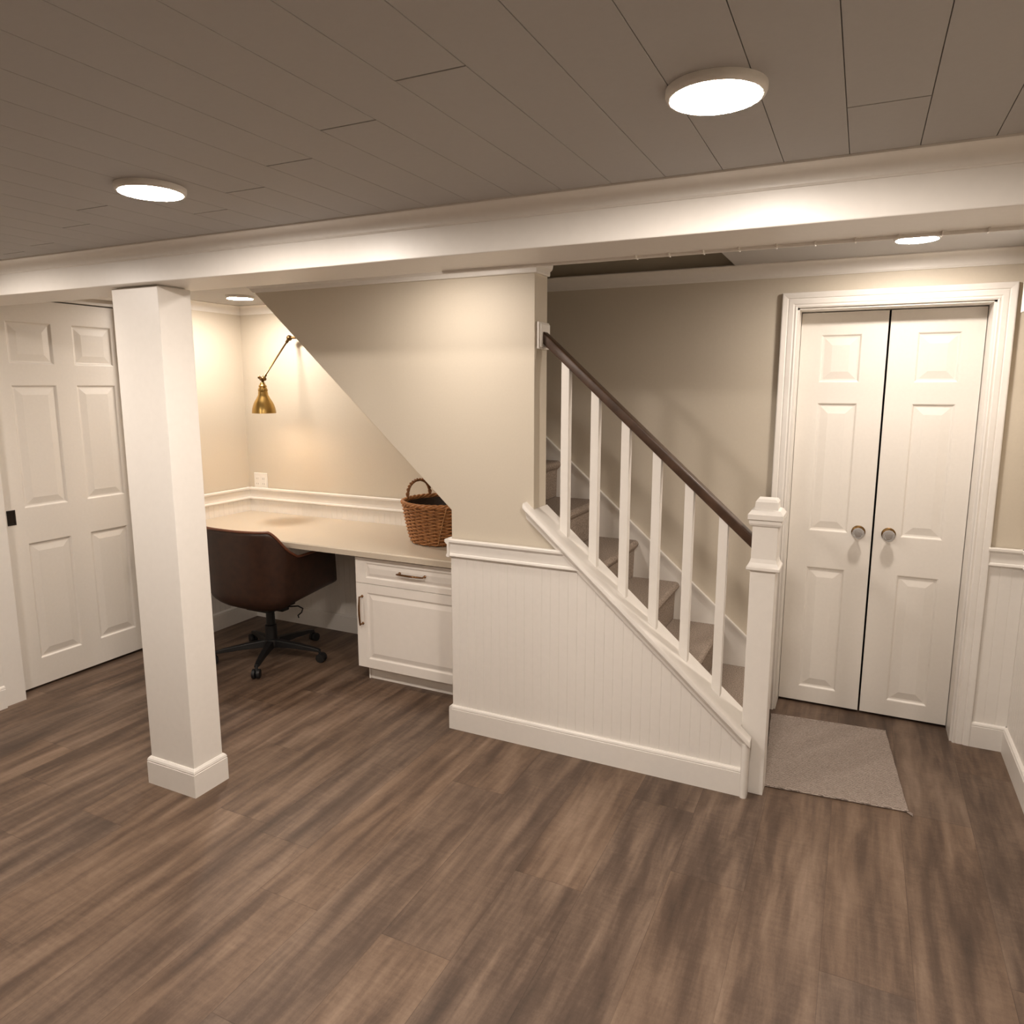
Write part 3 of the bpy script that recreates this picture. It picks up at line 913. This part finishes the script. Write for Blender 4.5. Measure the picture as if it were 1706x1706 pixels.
# ---------------------------------------------------------------- doormat
t = thing('door_mat', 'flat woven taupe mat on the floor in front of the double doors', 'mat', (2.43, 0.47, 0))
O = t.location
mc = [(2.150, 0.790), (2.655, 0.832), (2.716, 0.152), (2.196, 0.106)]
mb = MB()
n = 24
def lerp2(a, b, s): return (a[0] + (b[0] - a[0]) * s, a[1] + (b[1] - a[1]) * s)
grid = []
for i in range(n + 1):
    rw = []
    for j in range(n + 1):
        a = lerp2(mc[0], mc[1], j / n); b_ = lerp2(mc[3], mc[2], j / n)
        p = lerp2(a, b_, i / n)
        e = 0.0008 * math.sin(i * 1.3 + j * 0.4) if j in (0, n) else 0
        rw.append((p[0] + e, p[1]))
    grid.append(rw)
V0 = [[mb.bm.verts.new((x, y, 0.007)) for x, y in r] for r in grid]
V1 = [[mb.bm.verts.new((x, y, 0.0005)) for x, y in r] for r in grid]
for i in range(n):
    for j in range(n):
        mb.bm.faces.new([V0[i][j], V0[i + 1][j], V0[i + 1][j + 1], V0[i][j + 1]])
        mb.bm.faces.new([V1[i][j], V1[i][j + 1], V1[i + 1][j + 1], V1[i + 1][j]])
for i in range(n):
    for (a, b_) in ((0, 0), (n, n)):
        mb.bm.faces.new([V0[i][a], V0[i + 1][a], V1[i + 1][a], V1[i][a]])
        mb.bm.faces.new([V0[a][i], V0[a][i + 1], V1[a][i + 1], V1[a][i]])
obj('woven_field', mb, MAT_F, t, O, 0.002)
for e_, (a, b_) in enumerate(((mc[3], mc[2]), (mc[0], mc[1]))):
    mb = MB().tube([(*lerp2(a, b_, s / 20), 0.005) for s in range(21)], 0.0045, 6)
    if e_ == 0:
        for q in range(5):
            mb.tube([(2.712, 0.152 - 0.002 * q, 0.004), (2.728 + 0.004 * random.random(), 0.143 - 0.004 * q, 0.003)], 0.0015, 5)
    obj('bound_edge', mb, MAT_F, t, O, smooth=True)

# ---------------------------------------------------------------- desk chair
CHX, CHY, CHR = -0.63, 0.31, math.radians(0)
t = thing('desk_chair', 'brown leather bucket swivel chair pulled up to the desk', 'chair', (CHX, CHY, 0), None, CHR)
# local coordinates: front is +y
def shell_pt(u, v):
    """u in -1..1 round the tub from one arm front to the other, v 0 top .. 1 bottom"""
    au = abs(u); sg = 1 if u >= 0 else -1
    # plan curve: straight arms, rounded back
    hw_, yb_, yf_ = 0.305, -0.285, 0.245
    if au > 0.52:
        s = (au - 0.52) / 0.48
        px = hw_ - 0.012 * s; py = -0.12 + (yf_ + 0.12) * s
    else:
        a = au / 0.52 * PI / 2
        e = 0.72
        px = hw_ * math.sin(a) ** e; py = -0.12 - (-yb_ - 0.12) * math.cos(a) ** e
    # top edge
    if au < 0.31: zt = 0.825
    elif au < 0.585:
        s = (au - 0.31) / 0.275
        s = s * s * (3 - 2 * s) * 0.55 + s * 0.45
        zt = 0.825 - 0.165 * s
    else: zt = 0.660 - 0.004 * (au - 0.585)
    zb = 0.328 + 0.060 * max(0, (au - 0.45) / 0.55)
    fw = 0.04 * max(0, (au - 0.52) / 0.48)
    # flare of the wall
    k = 1.0
    if v < 0.62:
        s = v / 0.62
        z = zt + (0.44 - zt) * s
        fl = 1.0 - 0.05 * s - (0.03 * s * s)
        lean = -0.02 * (1 - s) * (1 if au < 0.5 else 0)
        x, y = px * fl, py * fl if au < 0.52 else py + fw * s
        return Vector((sg * x, y + lean * math.cos(min(1, au / 0.5) * PI / 2), z))
    s = (v - 0.62) / 0.38
    a = s * PI / 2
    x = px * 0.92 * (0.30 + 0.70 * math.cos(a)) ; 
    yy = (py * 0.92 if au < 0.52 else py + fw)
    y = yy * (0.42 + 0.58 * math.cos(a)) + 0.02 * s
    z = 0.44 + (zb - 0.44) * math.sin(a)
    return Vector((sg * x, y, z))
mb = MB()
NU, NV = 56, 22
Gv = [[mb.bm.verts.new(shell_pt(-1 + 2 * i / NU, j / NV)) for i in range(NU + 1)] for j in range(NV + 1)]
for j in range(NV):
    for i in range(NU):
        mb.bm.faces.new([Gv[j][i], Gv[j][i + 1], Gv[j + 1][i + 1], Gv[j + 1][i]])
bot = Gv[NV]
h2 = NU // 2
for i in range(h2):
    if bot[i] is not bot[NU - i] and i + 1 <= NU - i - 1:
        vs_ = [bot[i], bot[i + 1], bot[NU - i - 1], bot[NU - i]]
        vs_ = list(dict.fromkeys(vs_))
        if len(vs_) >= 3: mb.bm.faces.new(vs_)
sh = obj('shell', mb, LEATHER, t, (0, 0, 0), smooth=True)
sd = sh.modifiers.new('thick', 'SOLIDIFY'); sd.thickness = 0.022; sd.offset = -1
sh['label'] = 'dark brown leather tub shell'
mb = MB().tube([shell_pt(-1 + 2 * i / 90, 0.0) + Vector((0, 0, 0.001)) for i in range(91)], 0.007, 8)
obj('piping', mb, LEATHER_EDGE, t, (0, 0, 0), smooth=True)
mb = MB()
pts = [(-0.25, 0.24), (-0.26, -0.10), (-0.18, -0.21), (0.18, -0.21), (0.26, -0.10), (0.25, 0.24)]
mb.prism([(x * 0.94, y * 0.94) for x, y in pts], 'z', 0.41, 0.485)
obj('seat_cushion', mb, LEATHER, t, (0, 0, 0), 0.025, 4, True)
mb = MB().box(-0.09, 0.09, -0.10, 0.12, 0.305, 0.335)
mb.box(0.05, 0.125, -0.03, 0.03, 0.300, 0.330)
obj('tilt_mechanism', mb, BLACKP, t, (0, 0, 0), 0.008, 3)
mb = MB().lathe([(0.034, 0.10), (0.034, 0.20), (0.026, 0.205), (0.024, 0.33)], (0, 0, 0), 24)
mb.lathe([(0.045, 0.066), (0.050, 0.085), (0.042, 0.115), (0.030, 0.118)], (0, 0, 0), 24)
obj('gas_column', mb, BLACK, t, (0, 0, 0), smooth=True)
mb = MB().tube([(0.10, 0.0, 0.322), (0.20, 0.02, 0.335), (0.235, 0.02, 0.325), (0.228, 0.015, 0.302), (0.205, 0.01, 0.282), (0.212, 0.008, 0.269)], 0.0042, 8)
obj('lever', mb, BLACK, t, (0, 0, 0), smooth=True)
for i in range(5):
    a = math.radians(-61 + 72 * i)
    ca, sa = math.cos(a), math.sin(a)
    def W(r, s_, z): return (r * ca - s_ * sa, r * sa + s_ * ca, z)
    mb = MB()
    rs = []
    for r, hwid, zt_, zb_ in ((0.03, 0.024, 0.112, 0.068), (0.16, 0.020, 0.100, 0.070), (0.27, 0.016, 0.086, 0.064), (0.318, 0.013, 0.076, 0.060)):
        rs.append([W(r, -hwid, zb_), W(r, hwid, zb_), W(r, hwid * 0.8, zt_), W(r, -hwid * 0.8, zt_)])
    mb.rings(rs)
    lg = obj('star_leg', mb, BLACK, t, (0, 0, 0), 0.003)
    mb = MB()
    tang = Vector((-sa, ca, 0))
    cc_ = Vector(W(0.325, 0, 0.027))
    for sgn in (-1, 1):
        mb.lathe([(0.006, 0.004), (0.026, 0.005), (0.027, 0.010), (0.026, 0.021), (0.008, 0.023)], cc_, 24, tang * sgn)
    mb.tube([cc_ + Vector((0, 0, 0.0)), cc_ + Vector((-0.012 * ca, -0.012 * sa, 0.04))], 0.008, 10)
    mb.lathe([(0.006, -0.006), (0.006, 0.006)], cc_, 12, tang)
    obj('caster', mb, BLACKP, lg, (0, 0, 0), smooth=True)
